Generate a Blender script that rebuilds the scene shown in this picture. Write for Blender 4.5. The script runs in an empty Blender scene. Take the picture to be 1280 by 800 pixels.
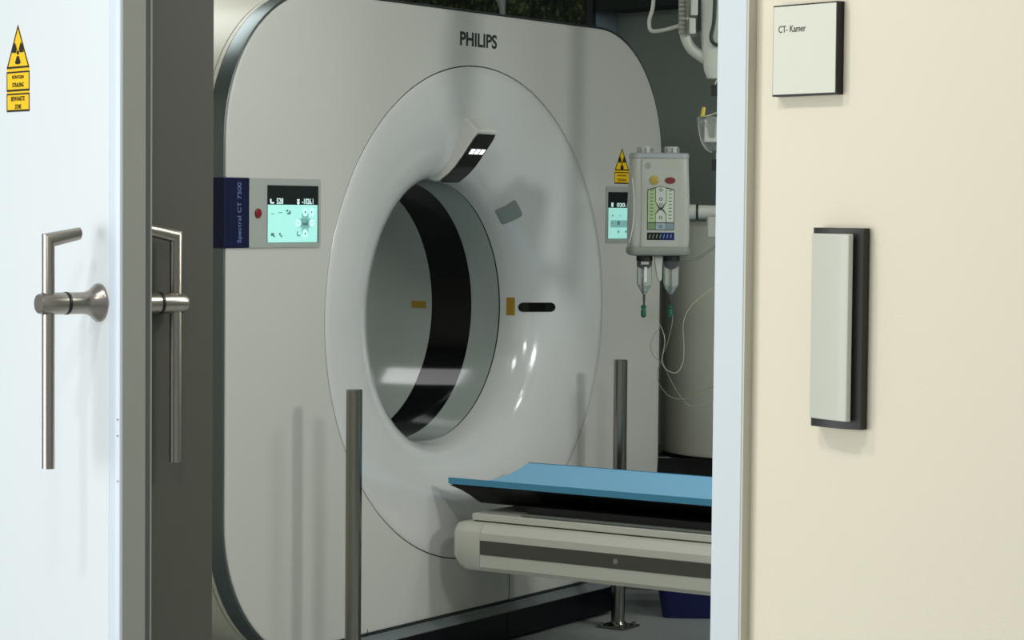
import bpy, bmesh, math, random
from mathutils import Vector, Matrix
R = math.radians
random.seed(4)
sc = bpy.context.scene
col = sc.collection

# ------------------------------------------------------------------ camera, light, exposure
F, PITCH, ROLL, H = 2987.6, 2.699, 0.517, 1.5
cam_d = bpy.data.cameras.new('camera'); cam = bpy.data.objects.new('camera', cam_d); col.objects.link(cam)
cam_d.sensor_width = 36; cam_d.lens = F / 1280 * 36; cam_d.clip_start = .05; cam_d.clip_end = 60
CAMROT = Matrix.Rotation(R(90 - PITCH), 4, 'X') @ Matrix.Rotation(R(ROLL), 4, 'Z')
cam.matrix_world = Matrix.Translation((0, 0, H)) @ CAMROT
sc.camera = cam
sc.view_settings.view_transform = 'Standard'; sc.view_settings.look = 'None'
sc.view_settings.exposure = 0; sc.view_settings.gamma = 1; sc.view_settings.use_curve_mapping = False

w = bpy.data.worlds.new('world'); sc.world = w; w.use_nodes = True
w.node_tree.nodes['Background'].inputs[0].default_value = (.88, .95, 1, 1)
w.node_tree.nodes['Background'].inputs[1].default_value = .42

# frames: corridor wall (x right along the wall, y into the room) and scanner (x along its face, y into it)
WA = R(39.48 - 90); WM = Matrix.Translation((.374, 3.2, 0)) @ Matrix.Rotation(WA, 4, 'Z')
GA = R(56.726); GM = Matrix.Translation((-.1232, 8.0763, 0)) @ Matrix.Rotation(GA, 4, 'Z')
IM = Matrix.Identity(4)

def area(name, M, loc, sx, sy, power, color=(1, 1, 1), target=None):
    d = bpy.data.lights.new(name, 'AREA'); d.shape = 'RECTANGLE'; d.size = sx; d.size_y = sy; d.energy = power; d.color = color
    o = bpy.data.objects.new(name, d); col.objects.link(o)
    if target is None:
        o.matrix_world = M @ Matrix.Translation(loc)
    else:
        a = M @ Vector(loc); b = M @ Vector(target)
        o.matrix_world = Matrix.Translation(a) @ (b - a).to_track_quat('-Z', 'Y').to_matrix().to_4x4()
    return o
area('corridor_light', WM, (-1.03, -1.4, 3.26), .16, .16, 17, (.93, .98, 1))
area('corridor_light', WM, (.15, -1.3, 3.2), .3, .3, 15, (1, .96, .88))
area('corridor_fill', WM, (-2.2, -4.2, 1.2), 3.2, 2.2, 112, (.97, .99, 1), (-1, 0, .9))
area('room_light', WM, (-.35, 1.5, 2.69), .6, .6, 42, (.98, 1, .98))  # added light, gives the scanner face more frontal light
area('room_light', WM, (.7, 3.7, 2.62),   .45, .45, 52, (.98, 1, .98), (-4, 3.4, 1.5))  # added aim: moved and tilted to brighten the scanner's upper right
area('room_light', WM, (-1.7, 4.0, 2.69), .45, .45, 16, (.98, 1, .98))
area('room_light', WM, (-2.8, 1.6, 2.69), .45, .45, 9, (.98, 1, .98))
area('room_light', WM, (-4.6, 1.45, 2.69), 1.0, .6, 9, (.98, 1, .98))
area('room_light', WM, (-5.9, 1.7, 2.69), 1.2, .6, 12, (.98, 1, .98))

# ------------------------------------------------------------------ helpers
def lin(h):
    h = h.lstrip('#'); v = [int(h[i:i+2], 16) / 255 for i in (0, 2, 4)]
    return tuple((c / 12.92 if c <= .04045 else ((c + .055) / 1.055) ** 2.4) for c in v) + (1,)
MATS = {}
def mat(name, hexc, rough=.5, metal=0, coat=0, noise=0, nscale=30, bump=0, bscale=200, emit=0, trans=0, alpha=1, aniso=0, spec=.5):
    if name in MATS: return MATS[name]
    m = bpy.data.materials.new(name); m.use_nodes = True; nt = m.node_tree; b = nt.nodes['Principled BSDF']
    c = lin(hexc)
    b.inputs['Base Color'].default_value = c; b.inputs['Roughness'].default_value = rough; b.inputs['Metallic'].default_value = metal
    b.inputs['Specular IOR Level'].default_value = spec
    b.inputs['Coat Weight'].default_value = coat; b.inputs['Coat Roughness'].default_value = .06
    if trans: b.inputs['Transmission Weight'].default_value = trans; b.inputs['IOR'].default_value = 1.3
    if alpha < 1: b.inputs['Alpha'].default_value = alpha
    if emit: b.inputs['Emission Color'].default_value = c; b.inputs['Emission Strength'].default_value = emit
    if noise or bump:
        tc = nt.nodes.new('ShaderNodeTexCoord')
        mp = nt.nodes.new('ShaderNodeMapping'); nt.links.new(tc.outputs['Object'], mp.inputs[0])
        if aniso: mp.inputs['Scale'].default_value = (1, 1, aniso)
    if noise:
        n = nt.nodes.new('ShaderNodeTexNoise'); n.inputs['Scale'].default_value = nscale; n.inputs['Detail'].default_value = 4
        nt.links.new(mp.outputs[0], n.inputs[0])
        r = nt.nodes.new('ShaderNodeMapRange'); r.inputs[3].default_value = 1 - noise; r.inputs[4].default_value = 1 + noise
        nt.links.new(n.outputs[0], r.inputs[0])
        mx = nt.nodes.new('ShaderNodeVectorMath'); mx.operation = 'MULTIPLY'; mx.inputs[0].default_value = c[:3]
        nt.links.new(r.outputs[0], mx.inputs[1]); nt.links.new(mx.outputs[0], b.inputs['Base Color'])
    if bump:
        n2 = nt.nodes.new('ShaderNodeTexNoise'); n2.inputs['Scale'].default_value = bscale; nt.links.new(mp.outputs[0], n2.inputs[0])
        bp = nt.nodes.new('ShaderNodeBump'); bp.inputs['Strength'].default_value = bump; bp.inputs['Distance'].default_value = .002
        nt.links.new(n2.outputs[0], bp.inputs['Height']); nt.links.new(bp.outputs[0], b.inputs['Normal'])
    MATS[name] = m; return m

white_door = mat('door_laminate', '#e8eded', .45, noise=.012, nscale=6, bump=.05)
cream = mat('cream_wallpaint', '#e7dec6', .75, noise=.02, nscale=3, bump=.15, bscale=260)
frame_m = mat('door_frame_paint', '#d3dadc', .5, noise=.01)
frame_side = mat('frame_return_paint', '#cdc9b8', .6)
edge_grey = mat('door_edge_grey', '#8f8e82', .55, noise=.04, nscale=18)
edge_alu = mat('door_corner_profile', '#dde6f0', .35)
seal_m = mat('rubber_seal', '#4f514f', .7)
jamb_m = mat('jamb_grey_olive', '#4e4d43', .55, noise=.06, nscale=14)
jambfront = mat('wall_core', '#d8d4c4', .7)
room_wall = mat('room_wallpaint', '#97a29b', .8, noise=.03, nscale=5)
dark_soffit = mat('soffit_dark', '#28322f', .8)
ceil_m = mat('ceiling_tile', '#cfd1cb', .9)
floor_m = mat('vinyl_floor', '#9aa09f', .42, noise=.05, nscale=9)
gan = mat('scanner_shell', '#cccbc4', .38, noise=.01, nscale=4)
gan_f = mat('scanner_funnel_gloss', '#d8d8d5', .16, coat=.5)
gan_l = mat('bore_liner', '#a9b2ad', .14, coat=.3)
gan_r = mat('scanner_rear_cover', '#d2d0c2', .4)
chrome = mat('brushed_rim', '#6d7678', .34, metal=.9)
blackgap = mat('dark_gap', '#2c302f', .6)
black_gl = mat('black_gloss', '#030608', .12, spec=.25)
black_m = mat('black_plastic', '#060809', .45)
plinth_m = mat('plinth_grey', '#70787a', .4)
base_blue = mat('base_dark_navy', '#05070f', .4, spec=.3)
navy = mat('nameplate_navy', '#020a38', .4, spec=.3)
steel = mat('brushed_steel', '#a79f95', .28, metal=1, noise=.05, nscale=60, aniso=.05)
steel_d = mat('post_steel', '#8c8a84', .22, metal=1, noise=.05, nscale=60, aniso=.05)
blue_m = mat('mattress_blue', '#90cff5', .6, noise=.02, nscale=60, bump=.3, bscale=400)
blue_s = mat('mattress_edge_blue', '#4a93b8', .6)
table_m = mat('table_plastic', '#cfcec4', .45, noise=.01)
stripe_m = mat('table_strip', '#4f4f47', .4, noise=.06, nscale=12)
yellow = mat('sticker_yellow', '#ffcf08', .5)
yellow_d = mat('sticker_border', '#c9931a', .5)
ink = mat('ink_black', '#1d1608', .6)
gold = mat('gold_label', '#a5821f', .4, noise=.35, nscale=220)
inj_m = mat('injector_plastic', '#aeb0a6', .4, noise=.01)
inj_g = mat('injector_bumper', '#85897f', .5)
inj_top = mat('injector_top_trim', '#9ba2a4', .4)
green_m = mat('panel_green', '#9db583', .5, emit=.05)
glass_m = mat('clear_plastic', '#eef1ef', .06, trans=.92)
plugg = mat('green_plug', '#0e5a40', .5)
pvc = mat('white_pvc', '#b9bbb2', .35)
grey_label = mat('grey_label', '#8c9692', .5)

def frame_rel(parent):
    return parent.matrix_world.inverted() if parent else IM
class MB:
    def __init__(s, M=IM): s.bm = bmesh.new(); s.M = M
    def v(s, p): return s.bm.verts.new(s.M @ Vector(p))
    def f(s, vs):
        try: return s.bm.faces.new(vs)
        except ValueError: return None
    def box(s, x0, x1, y0, y1, z0, z1):
        v = [s.v((x, y, z)) for z in (z0, z1) for y in (y0, y1) for x in (x0, x1)]
        for q in ((0, 2, 3, 1), (4, 5, 7, 6), (0, 1, 5, 4), (1, 3, 7, 5), (3, 2, 6, 7), (2, 0, 4, 6)): s.f([v[i] for i in q])
        return s
    def prism(s, pts, y0, y1, axis='y'):
        # pts are 2D; axis y: (x,z) swept along y; axis x: (y,z) swept along x; axis z: (x,y) swept along z
        def P(a, b, t): return {'y': (a, t, b), 'x': (t, a, b), 'z': (a, b, t)}[axis]
        A = [s.v(P(a, b, y0)) for a, b in pts]; B = [s.v(P(a, b, y1)) for a, b in pts]; n = len(pts)
        s.f(A); s.f(B[::-1])
        for i in range(n): s.f([A[i], B[i], B[(i+1) % n], A[(i+1) % n]])
        return s
    def lathe(s, prof, c, ax='z', seg=32, a0=0, a1=360, cap=True):
        # prof: (radius, height along the axis)
        full = abs(a1 - a0) >= 360; rings = []
        for r, h in prof:
            ring = []
            for k in range(seg if full else seg + 1):
                a = R(a0 + (a1 - a0) * k / seg); u, q = r * math.cos(a), r * math.sin(a)
                p = {'z': (u, q, h), 'y': (u, h, q), 'x': (h, u, q)}[ax]
                ring.append(s.v((c[0] + p[0], c[1] + p[1], c[2] + p[2])))
            rings.append(ring)
        for A, B in zip(rings, rings[1:]):
            n = len(A)
            for i in range(n if full else n - 1): s.f([A[i], A[(i+1) % n], B[(i+1) % n], B[i]])
        if cap and full:
            if prof[0][0] > 1e-5: s.f(rings[0])
            if prof[-1][0] > 1e-5: s.f(rings[-1][::-1])
        return s
    def tube(s, pts, r, seg=10, smooth=0, caps=True):
        pts = [Vector(p) for p in pts]
        if smooth:
            out = []
            for i in range(len(pts) - 1):
                p0 = pts[max(i-1, 0)]; p1 = pts[i]; p2 = pts[i+1]; p3 = pts[min(i+2, len(pts)-1)]
                for k in range(smooth):
                    t = k / smooth
                    out.append(.5 * ((2*p1) + (p2-p0)*t + (2*p0-5*p1+4*p2-p3)*t*t + (3*p1-p0-3*p2+p3)*t**3))
            out.append(pts[-1]); pts = out
        rs = r if isinstance(r, (list, tuple)) else None
        up = None; rings = []
        for i, p in enumerate(pts):
            t = (pts[min(i+1, len(pts)-1)] - pts[max(i-1, 0)]).normalized()
            if up is None: up = t.orthogonal().normalized()
            up = (up - t * up.dot(t)).normalized(); sd = t.cross(up)
            if rs: q = i / (len(pts) - 1) * (len(rs) - 1); j = min(int(q), len(rs) - 2); rr = rs[j] + (rs[j+1] - rs[j]) * (q - j)
            else: rr = r
            rings.append([s.v(p + (up * math.cos(2*math.pi*k/seg) + sd * math.sin(2*math.pi*k/seg)) * rr) for k in range(seg)])
        for A, B in zip(rings, rings[1:]):
            for k in range(seg): s.f([A[k], A[(k+1) % seg], B[(k+1) % seg], B[k]])
        if caps: s.f(rings[0][::-1]); s.f(rings[-1])
        return s
    def grid(s, rows, close=False):
        V = [[s.v(p) for p in row] for row in rows]
        for A, B in zip(V, V[1:]):
            n = len(A)
            for i in range(n if close else n - 1): s.f([A[i], A[(i+1) % n], B[(i+1) % n], B[i]])
        return V
    def poly(s, pts, y, axis='y'):
        def P(a, b): return {'y': (a, y, b), 'x': (y, a, b), 'z': (a, b, y)}[axis]
        s.f([s.v(P(a, b)) for a, b in pts]); return s
    def build(s, name, m, parent=None, bevel=0, seg=3, angle=35, label=None, solid=0):
        bmesh.ops.recalc_face_normals(s.bm, faces=s.bm.faces[:])
        if parent is None:
            cs = [v.co for v in s.bm.verts]
            o0 = Vector(((min(c.x for c in cs)+max(c.x for c in cs))/2, (min(c.y for c in cs)+max(c.y for c in cs))/2, min(c.z for c in cs)))
            rot = s.M.to_3x3().to_4x4(); base = Matrix.Translation(o0) @ rot
        else: base = parent.matrix_world.copy()
        bmesh.ops.transform(s.bm, matrix=base.inverted(), verts=s.bm.verts[:])
        me = bpy.data.meshes.new(name); s.bm.to_mesh(me); s.bm.free()
        me.materials.append(m)
        me.shade_smooth(); me.set_sharp_from_angle(angle=R(angle))
        o = bpy.data.objects.new(name, me); col.objects.link(o)
        o.matrix_world = base
        if parent is not None: o.parent = parent; o.matrix_parent_inverse = IM.copy(); o.matrix_basis = IM.copy()
        if bevel:
            b = o.modifiers.new('bevel', 'BEVEL'); b.width = bevel; b.segments = seg; b.limit_method = 'ANGLE'; b.angle_limit = R(30); b.harden_normals = True
        if solid:
            b = o.modifiers.new('solid', 'SOLIDIFY'); b.thickness = solid; b.offset = 0
        if label: o['label'] = label
        if parent is not None: o['_m'] = 0; del o['_m']
        MW[o.name] = base
        return o
MW = {}
_old = MB.build
def build(s, *a, **k):
    o = _old(s, *a, **k); bpy.context.view_layer.update(); return o
MB.build = build

def tag(o, label=None, cat=None, group=None, kind=None):
    if label: o['label'] = label
    if cat: o['category'] = cat
    if group: o['group'] = group
    if kind: o['kind'] = kind
    return o
def thing(name, M, loc, label, cat, group=None):
    o = bpy.data.objects.new(name, None); col.objects.link(o); o.empty_display_size = .1
    o.matrix_world = M @ Matrix.Translation(loc); bpy.context.view_layer.update()
    return tag(o, label, cat, group)
def structure(mb, name, m, **k):
    return tag(mb.build(name, m, **k), kind='structure')

def text(M, body, x0, x1, z0, z1, y, name, m, parent, ext=.0004, bold=0, vertical=False):
    cu = bpy.data.curves.new(name, 'FONT'); cu.body = body; cu.size = 1; cu.offset = bold; cu.align_x = 'LEFT'
    tmp = bpy.data.objects.new('tmp', cu); col.objects.link(tmp); bpy.context.view_layer.update()
    me = bpy.data.meshes.new_from_object(tmp.evaluated_get(bpy.context.evaluated_depsgraph_get()))
    bpy.data.objects.remove(tmp); bpy.data.curves.remove(cu)
    co = [v.co.copy() for v in me.vertices]
    if vertical: co = [Vector((-c.y, c.x, 0)) for c in co]
    ax, bx = min(c.x for c in co), max(c.x for c in co); ay, by = min(c.y for c in co), max(c.y for c in co)
    mb = MB(M); vs = []
    for c in co:
        vs.append(mb.v((x0 + (c.x-ax)/(bx-ax)*(x1-x0), y, z0 + (c.y-ay)/(by-ay)*(z1-z0))))
    for p in me.polygons: mb.f([vs[i] for i in p.vertices])
    bpy.data.meshes.remove(me)
    # give the letters a little thickness
    g = bmesh.ops.extrude_face_region(mb.bm, geom=mb.bm.faces[:])
    d = (M.to_3x3() @ Vector((0, -ext, 0)))
    bmesh.ops.translate(mb.bm, vec=d, verts=[e for e in g['geom'] if isinstance(e, bmesh.types.BMVert)])
    return mb.build(name, m, parent)

def rrect(x0, x1, z0, z1, r, n=6):
    pts = []
    for cx, cz, a in ((x1-r, z1-r, 0), (x0+r, z1-r, 90), (x0+r, z0+r, 180), (x1-r, z0+r, 270)):
        for k in range(n+1):
            t = R(a + 90*k/n); pts.append((cx + r*math.cos(t), cz + r*math.sin(t)))
    return pts

def trefoil(mb, cx, cz, r, y, sx=1):
    mb.poly([(cx + .2*r*math.cos(R(a))*sx, cz + .2*r*math.sin(R(a))) for a in range(0, 360, 24)], y)
    for c in (30, 150, 270):
        inner = [(cx + .32*r*math.cos(R(a))*sx, cz + .32*r*math.sin(R(a))) for a in (c-30, c, c+30)]
        outer = [(cx + r*math.cos(R(a))*sx, cz + r*math.sin(R(a))) for a in (c+30, c+15, c, c-15, c-30)]
        mb.poly(inner + outer, y)
    return mb

def warning_sticker(M, x0, x1, boxes, tri, y, parent, texts):
    st = MB(M)
    for a, b in boxes: st.box(x0, x1, y-.0006, y, b, a)
    xm = (x0+x1)/2
    st.prism([(x0, tri[1]), (x1, tri[1]), (xm, tri[0])], y-.0006, y)
    if len(boxes) > 0: st.box(x0, x1, y-.0005, y, boxes[-1][1], tri[1])
    st = st.build('warning_sticker', yellow, parent, label='yellow radiation warning sticker with black trefoil')
    W = x1-x0; t = W*.032
    bd = MB(M)
    for a, b in boxes:
        bd.box(x0, x1, y-.0012, y-.0006, a-t, a); bd.box(x0, x1, y-.0012, y-.0006, b, b+t*1.3)
        bd.box(x0, x0+t*.7, y-.0012, y-.0006, b, a); bd.box(x1-t*.7, x1, y-.0012, y-.0006, b, a)
    h = tri[0]-tri[1]
    bd.prism([(x0, tri[1]), (x1, tri[1]), (x1-t, tri[1]+t*1.3), (x0+t, tri[1]+t*1.3)], y-.0012, y-.0006)
    bd.prism([(x0, tri[1]), (x0+t*1.2, tri[1]), (xm, tri[0]-2.2*t), (xm, tri[0])], y-.0012, y-.0006)
    bd.prism([(x1, tri[1]), (x1-t*1.2, tri[1]), (xm, tri[0]-2.2*t), (xm, tri[0])], y-.0012, y-.0006)
    bd.build('printed_border', ink, st)
    trefoil(MB(M), xm, tri[1]+h*.36, W*.25, y-.0013).build('radiation_symbol', ink, st)
    for (s, zc, hh, ww) in texts:
        text(M, s, xm-W*ww, xm+W*ww, zc-hh/2, zc+hh/2, y-.0008, 'lettering', ink, st, bold=.015)
    return st

# ------------------------------------------------------------------ the setting
XR, XL, YB, ZC = 1.6, -7.6, 4.6, 2.75
structure(MB(WM).box(-9, 4, -6, YB+.1, -.1, 0), 'floor', floor_m)
structure(MB(WM).box(XL, XR, .19, YB, ZC, ZC+.1), 'ceiling', ceil_m)
JX, OX, TH, ZO = -1.745, -.131, .19, 2.2          # left jamb, right jamb, wall thickness, opening height
wl = MB(WM).box(XL-.1, JX, 0, TH, 0, ZC)
structure(wl, 'wall_front', jambfront)
structure(MB(WM).box(OX+.004, 4, 0, TH, 0, ZC), 'wall_front', cream)
structure(MB(WM).box(JX, OX+.004, 0, TH, ZO, ZC), 'wall_front', cream)
structure(MB(WM).box(JX-.004, JX+.004, .006, TH+.002, 0, ZO), 'trim_2', jamb_m)
structure(MB(WM).box(XL, XR, YB, YB+.1, 0, ZC), 'wall_back', room_wall)
structure(MB(WM).box(XL-.1, XL, TH, YB, 0, ZC), 'wall_left', room_wall)
structure(MB(WM).box(XR, XR+.1, TH, YB, 0, ZC), 'wall_right', room_wall)
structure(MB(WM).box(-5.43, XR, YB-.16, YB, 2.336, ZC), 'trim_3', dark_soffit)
# right hand door frame: face towards the corridor, return against the cream wall
structure(MB(WM).box(OX, -.0745, -.0165, TH+.01, 0, ZO), 'trim_1', frame_m, bevel=.002)
structure(MB(WM).box(-.0745, -.0715, -.0155, 0, 0, ZO), 'trim_4', frame_side)
structure(MB(WM).box(JX, OX-.001, -.015, TH+.01, ZO-.02, ZO+.05), 'trim_5', frame_m)

# sliding door leaf, parked open on the corridor side
LX = -1.636
leaf = structure(MB(WM).box(-3.15, LX-.034, -.08, -.0225, .012, 2.24), 'door_1', white_door, bevel=.0015)
ep = MB(WM)
ep.prism([(LX-.034, -.0785), (LX-.018, -.0785), (LX-.009, -.0775), (LX-.004, -.074), (LX-.002, -.068), (LX-.002, -.0225), (LX-.034, -.0225)], .012, 2.24, 'z')
ep.build('edge_profile', edge_alu, leaf)
MB(WM).box(LX-.02, LX, -.070, -.0215, .012, 2.24).build('edge_panel', edge_grey, leaf, bevel=.001, label='grey leading edge of the sliding door')
MB(WM).box(LX-.03, LX-.003, -.0215, -.0105, .012, 2.24).build('rubber_seal', seal_m, leaf)
MB(WM).tube([(LX-.004, -.0085, .02), (LX-.004, -.0085, 2.23)], .0025, 8).build('seal_lip', edge_grey, leaf)
for z in (1.07, .985, 1.10):
    MB(WM).lathe([(.0001, 0), (.0016, .0003), (.0001, .0006)], (LX-.006, -.0785, z), 'y', 8).build('chip_mark', seal_m, leaf)
def handle(sgn, yface, zt, zb, zh, x, label):
    Y = lambda q: yface + sgn*q
    base = MB(WM).lathe([(.036, Y(0)), (.036, Y(.003)), (.034, Y(.006)), (.026, Y(.016)), (.0215, Y(.026)), (.0205, Y(.034)), (.0205, Y(.066))], (x, 0, zh), 'y', 40).build('door_handle', steel, leaf, label=label)
    MB(WM).lathe([(.0208, Y(.066)), (.0213, Y(.067)), (.0213, Y(.072)), (.0208, Y(.073))], (x, 0, zh), 'y', 40).build('black_ring', black_m, base)
    MB(WM).lathe([(.0205, Y(.073)), (.0205, Y(.118)), (.0175, Y(.126)), (.001, Y(.127))], (x, 0, zh), 'y', 40).build('hub', steel, base)
    r = .0118; yb = Y(.106); b = MB(WM)
    # mitred bar: vertical grip, then a short return towards the door
    rings = []
    for (p, dy, dz) in (((yb, zb), 1, 0), ((yb, zt), 1, -sgn*1.0), ((Y(.042), zt+.012), 0, 1)):
        ring = []
        for k in range(20):
            a = 2*math.pi*k/20; u, q = r*math.cos(a), r*math.sin(a)
            if dz == 0: P = (x+u, p[0]+q, p[1])
            elif dy == 1: P = (x+u, p[0]+q, p[1]+(-q*sgn*-1)*1.0)
            else: P = (x+u, p[0], p[1]+q*sgn)
            ring.append(P)
        rings.append(ring)
    V = b.grid(rings, close=True); b.f(V[0][::-1]); b.f(V[-1])
    b.build('grip_bar', steel, base, angle=50)
handle(-1, -.08, 1.432, 1.010, 1.315, -1.706, 'brushed steel bar handle on the corridor side')
handle(1, -.0215, 1.440, 1.006, 1.312, -1.703, 'brushed steel bar handle on the room side')
warning_sticker(WM, -2.069, -1.976, [(1.758, 1.719), (1.717-.002, 1.679)], (1.849, 1.764), -.08, leaf,
    [('RÖNTGEN', 1.7475, .008, .25), ('STRALING', 1.7315, .009, .25), ('BEWAAKTE', 1.7045, .009, .3), ('ZONE', 1.689, .009, .14)])

# room sign and opener beside the door
sg = thing('door_sign', WM, (.03, 0, 1.645), 'square off-white room sign with black edges on the cream wall, reading CT- Kamer', 'sign')
MB(WM).box(-.028, .088, -.013, -.0005, 1.651, 1.772).build('sign_backing', mat('sign_black', '#0c0608', .5), sg)
MB(WM).box(-.026, .0865, -.0145, -.0131, 1.6535, 1.7700).build('sign_face', mat('sign_face', '#dcdbc9', .5), sg)
text(WM, 'CT- Kamer', -.0165, .033, 1.7355, 1.7445, -.0146, 'lettering', mat('sign_ink', '#3a3a36', .6), sg)
op = thing('door_opener_switch', WM, (.1, 0, 1.22), 'tall narrow grey elbow switch with black surround on the cream wall', 'switch')
MB(WM).prism([(.054, -.0015), (.054, -.016), (.060, -.020), (.085, -.0225), (.110, -.023), (.139, -.013), (.139, -.0015)], 1.216, 1.477, 'z').build('surround', mat('switch_black', '#24241f', .5), op, angle=60)
sf = MB(WM).prism([(.056, -.0215), (.080, -.027), (.110, -.0295), (.1225, -.0305), (.129, -.029), (.1305, -.024), (.128, -.020), (.056, -.0165)], 1.2265, 1.4695, 'z')
sf.build('rocker_plate', mat('switch_grey', '#c8c8b8', .4), op, bevel=.0015)

# round column, dark cart, tall cabinet and foliage picture at the back of the room
dr = thing('equipment_drum', Matrix.Translation((.95, 9.4, 0)), (0, 0, 0), 'pale grey rounded equipment cover on a black base behind the couch', 'medical equipment')
MB().lathe([(.30, .545), (.352, .55), (.36, .562), (.36, 1.40), (.35, 1.435), (.31, 1.45), (.0001, 1.452)], (.95, 9.4, 0), 'z', 96).build('drum_cover', mat('drum_grey', '#c3c3b6', .6, noise=.01), dr)
MB().box(.50, 1.3, 9.30, 9.66, .05, .545).build('black_base', cart_m := mat('cart_black', '#08090a', .25), dr, bevel=.02)
MB().box(.49, 1.31, 9.285, 9.31, .40, .44).build('base_rail', black_m, dr, bevel=.005)
for x in (.56, 1.24):
    for y in (9.36, 9.60):
        MB().lathe([(.022, -.012), (.025, -.008), (.025, .008), (.022, .012)], (x, y, .025), 'y', 18).build('caster', black_m, dr)

structure(MB(WM).box(-5.535, -5.473, 4.476, YB-.002, 0, ZC-.002), 'trim_7', mat('pilaster_blue_grey', '#74858f', .6), bevel=.002)
pic = thing('foliage_picture', WM, (-6.5, 4.57, 1.2), 'large dark picture of green foliage on the back wall above the scanner', 'picture')
MB(WM).box(-7.5, -5.452, 4.405, 4.435, 1.2, 2.70).build('picture_frame', blackgap, pic)
pm = bpy.data.materials.new('foliage_print'); pm.use_nodes = True; nt = pm.node_tree; b = nt.nodes['Principled BSDF']
tc = nt.nodes.new('ShaderNodeTexCoord'); n1 = nt.nodes.new('ShaderNodeTexNoise'); n1.inputs['Scale'].default_value = 14; n1.inputs['Detail'].default_value = 8; n1.inputs['Roughness'].default_value = .75
vo = nt.nodes.new('ShaderNodeTexNoise'); vo.inputs['Scale'].default_value = 46; vo.inputs['Detail'].default_value = 6; vo.inputs['Roughness'].default_value = .8
mxn = nt.nodes.new('ShaderNodeMath'); mxn.operation = 'MULTIPLY'
nt.links.new(tc.outputs['Object'], n1.inputs[0]); nt.links.new(tc.outputs['Object'], vo.inputs[0])
nt.links.new(n1.outputs[0], mxn.inputs[0]); nt.links.new(vo.outputs[0], mxn.inputs[1])
rp = nt.nodes.new('ShaderNodeValToRGB'); nt.links.new(mxn.outputs[0], rp.inputs[0])
e = rp.color_ramp.elements; e[0].position = .17; e[0].color = lin('#05090a'); e[1].position = .37; e[1].color = lin('#8b9a62')
x = e.new(.24); x.color = lin('#172316'); x = e.new(.30); x.color = lin('#45562f')
nt.links.new(rp.outputs[0], b.inputs['Base Color']); b.inputs['Roughness'].default_value = .5
MB(WM).box(-7.47, -5.47, 4.398, 4.405, 1.23, 2.67).build('print', pm, pic)

def onpx(px, py, y):
    d = CAMROT.to_3x3() @ Vector(((px-640)/F, -(py-400)/F, -1)); return Vector((0, 0, H)) + d*(y/d.y)
hc = MB().tube([onpx(626, 0, 10.2) + Vector((0, 0, .36)), onpx(626, 0, 10.2), onpx(628, 10, 10.2), onpx(628.5, 40, 10.2)], [.022, .022, .014, .007], 10).build('hanging_cord', mat('cord_grey', '#9aa3a2', .5))
tag(hc, 'pale grey cord hanging from the ceiling in front of the foliage picture', 'cord')
# ------------------------------------------------------------------ scanner
ZB, RS, RB, XA, XB, ZT, Z0 = 1.1423, .8328, .448, -1.3113, 1.2634, 2.1604, .128
scan = thing('ct_scanner', GM, (0, 0, 0), 'large white CT scanner with a round bore and rounded corners', 'scanner')
RC = .47
def outline(ins, n=192):
    """points of the rounded outline, one per angle round the bore centre, inset by ins"""
    x0, x1, z0, z1 = XA+ins, XB-ins, Z0+ins, ZT-ins
    r = {'t': RC-ins, 'b': RC-ins}
    out = []
    for k in range(n):
        a = 2*math.pi*k/n; dx, dz = math.cos(a), math.sin(a)
        lo, hi = .2, 2.5
        def inside(t):
            px, pz = dx*t, ZB+dz*t
            if not (x0 < px < x1 and z0 < pz < z1): return False
            rr = RC-ins
            # bottom corners sit lower than the plinth line, as on the real cover
            cz_b = max(z0, -.02+ins) + rr*.92
            for cx, cz, sx, sz in ((x0+rr, z1-rr, -1, 1), (x1-rr, z1-rr, 1, 1), (x0+rr, cz_b, -1, -1), (x1-rr, cz_b, 1, -1)):
                if (px-cx)*sx > 0 and (pz-cz)*sz > 0 and math.hypot(px-cx, pz-cz) > rr: return False
            return True
        for _ in range(40):
            m_ = (lo+hi)/2
            if inside(m_): lo = m_
            else: hi = m_
        out.append((dx*lo, ZB+dz*lo))
    return out
N = 256
def shell_face(mb, hole, y, sgn=1, back=True):
    rows = []
    o = [outline(i+.009, N) for i in (0, .001, .003, .008, .03, .05)]
    ds = (.005, .002, .0006, .0001, 0, 0)
    if back: rows.append([(a, y + sgn*.014, c) for a, c in o[0]])
    for ol, d in zip(o, ds): rows.append([(a, y + sgn*d, c) for a, c in ol])
    circ = [(hole*math.cos(2*math.pi*k/N), ZB + hole*math.sin(2*math.pi*k/N)) for k in range(N)]
    for t in (.25, .5, .75, 1):
        rows.append([(a+(c-a)*t, y, b_+(d_-b_)*t) for (a, b_), (c, d_) in zip(o[-1], circ)])
    rows.append([(a*.999, y+sgn*.001, ZB+(c-ZB)*.999) for a, c in circ])
    rows.append([(a*.9985, y+sgn*.012, ZB+(c-ZB)*.9985) for a, c in circ])
    mb.grid(rows, close=True); return mb
shell_face(MB(GM), RS, 0).build('front_cover', gan, scan, angle=50)
def band(name, i0, i1, y0, y1, m, label=None):
    mb = MB(GM); a = outline(i0, N); c = outline(i1, N)
    rows = [[(p[0], y0, p[1]) for p in outline(i0+.06, N)], [(p[0], y0, p[1]) for p in a], [(p[0], y1, p[1]) for p in c], [(p[0], y1, p[1]) for p in outline(i1+.06, N)]]
    mb.grid(rows, close=True); return mb.build(name, m, scan, label=label)
mb = MB(GM); mb.grid([[(a, .006, c) for a, c in outline(.03, N)], [(a, .006, c) for a, c in outline(.0045, N)]], close=True); mb.build('gap_strip', blackgap, scan)
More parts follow.
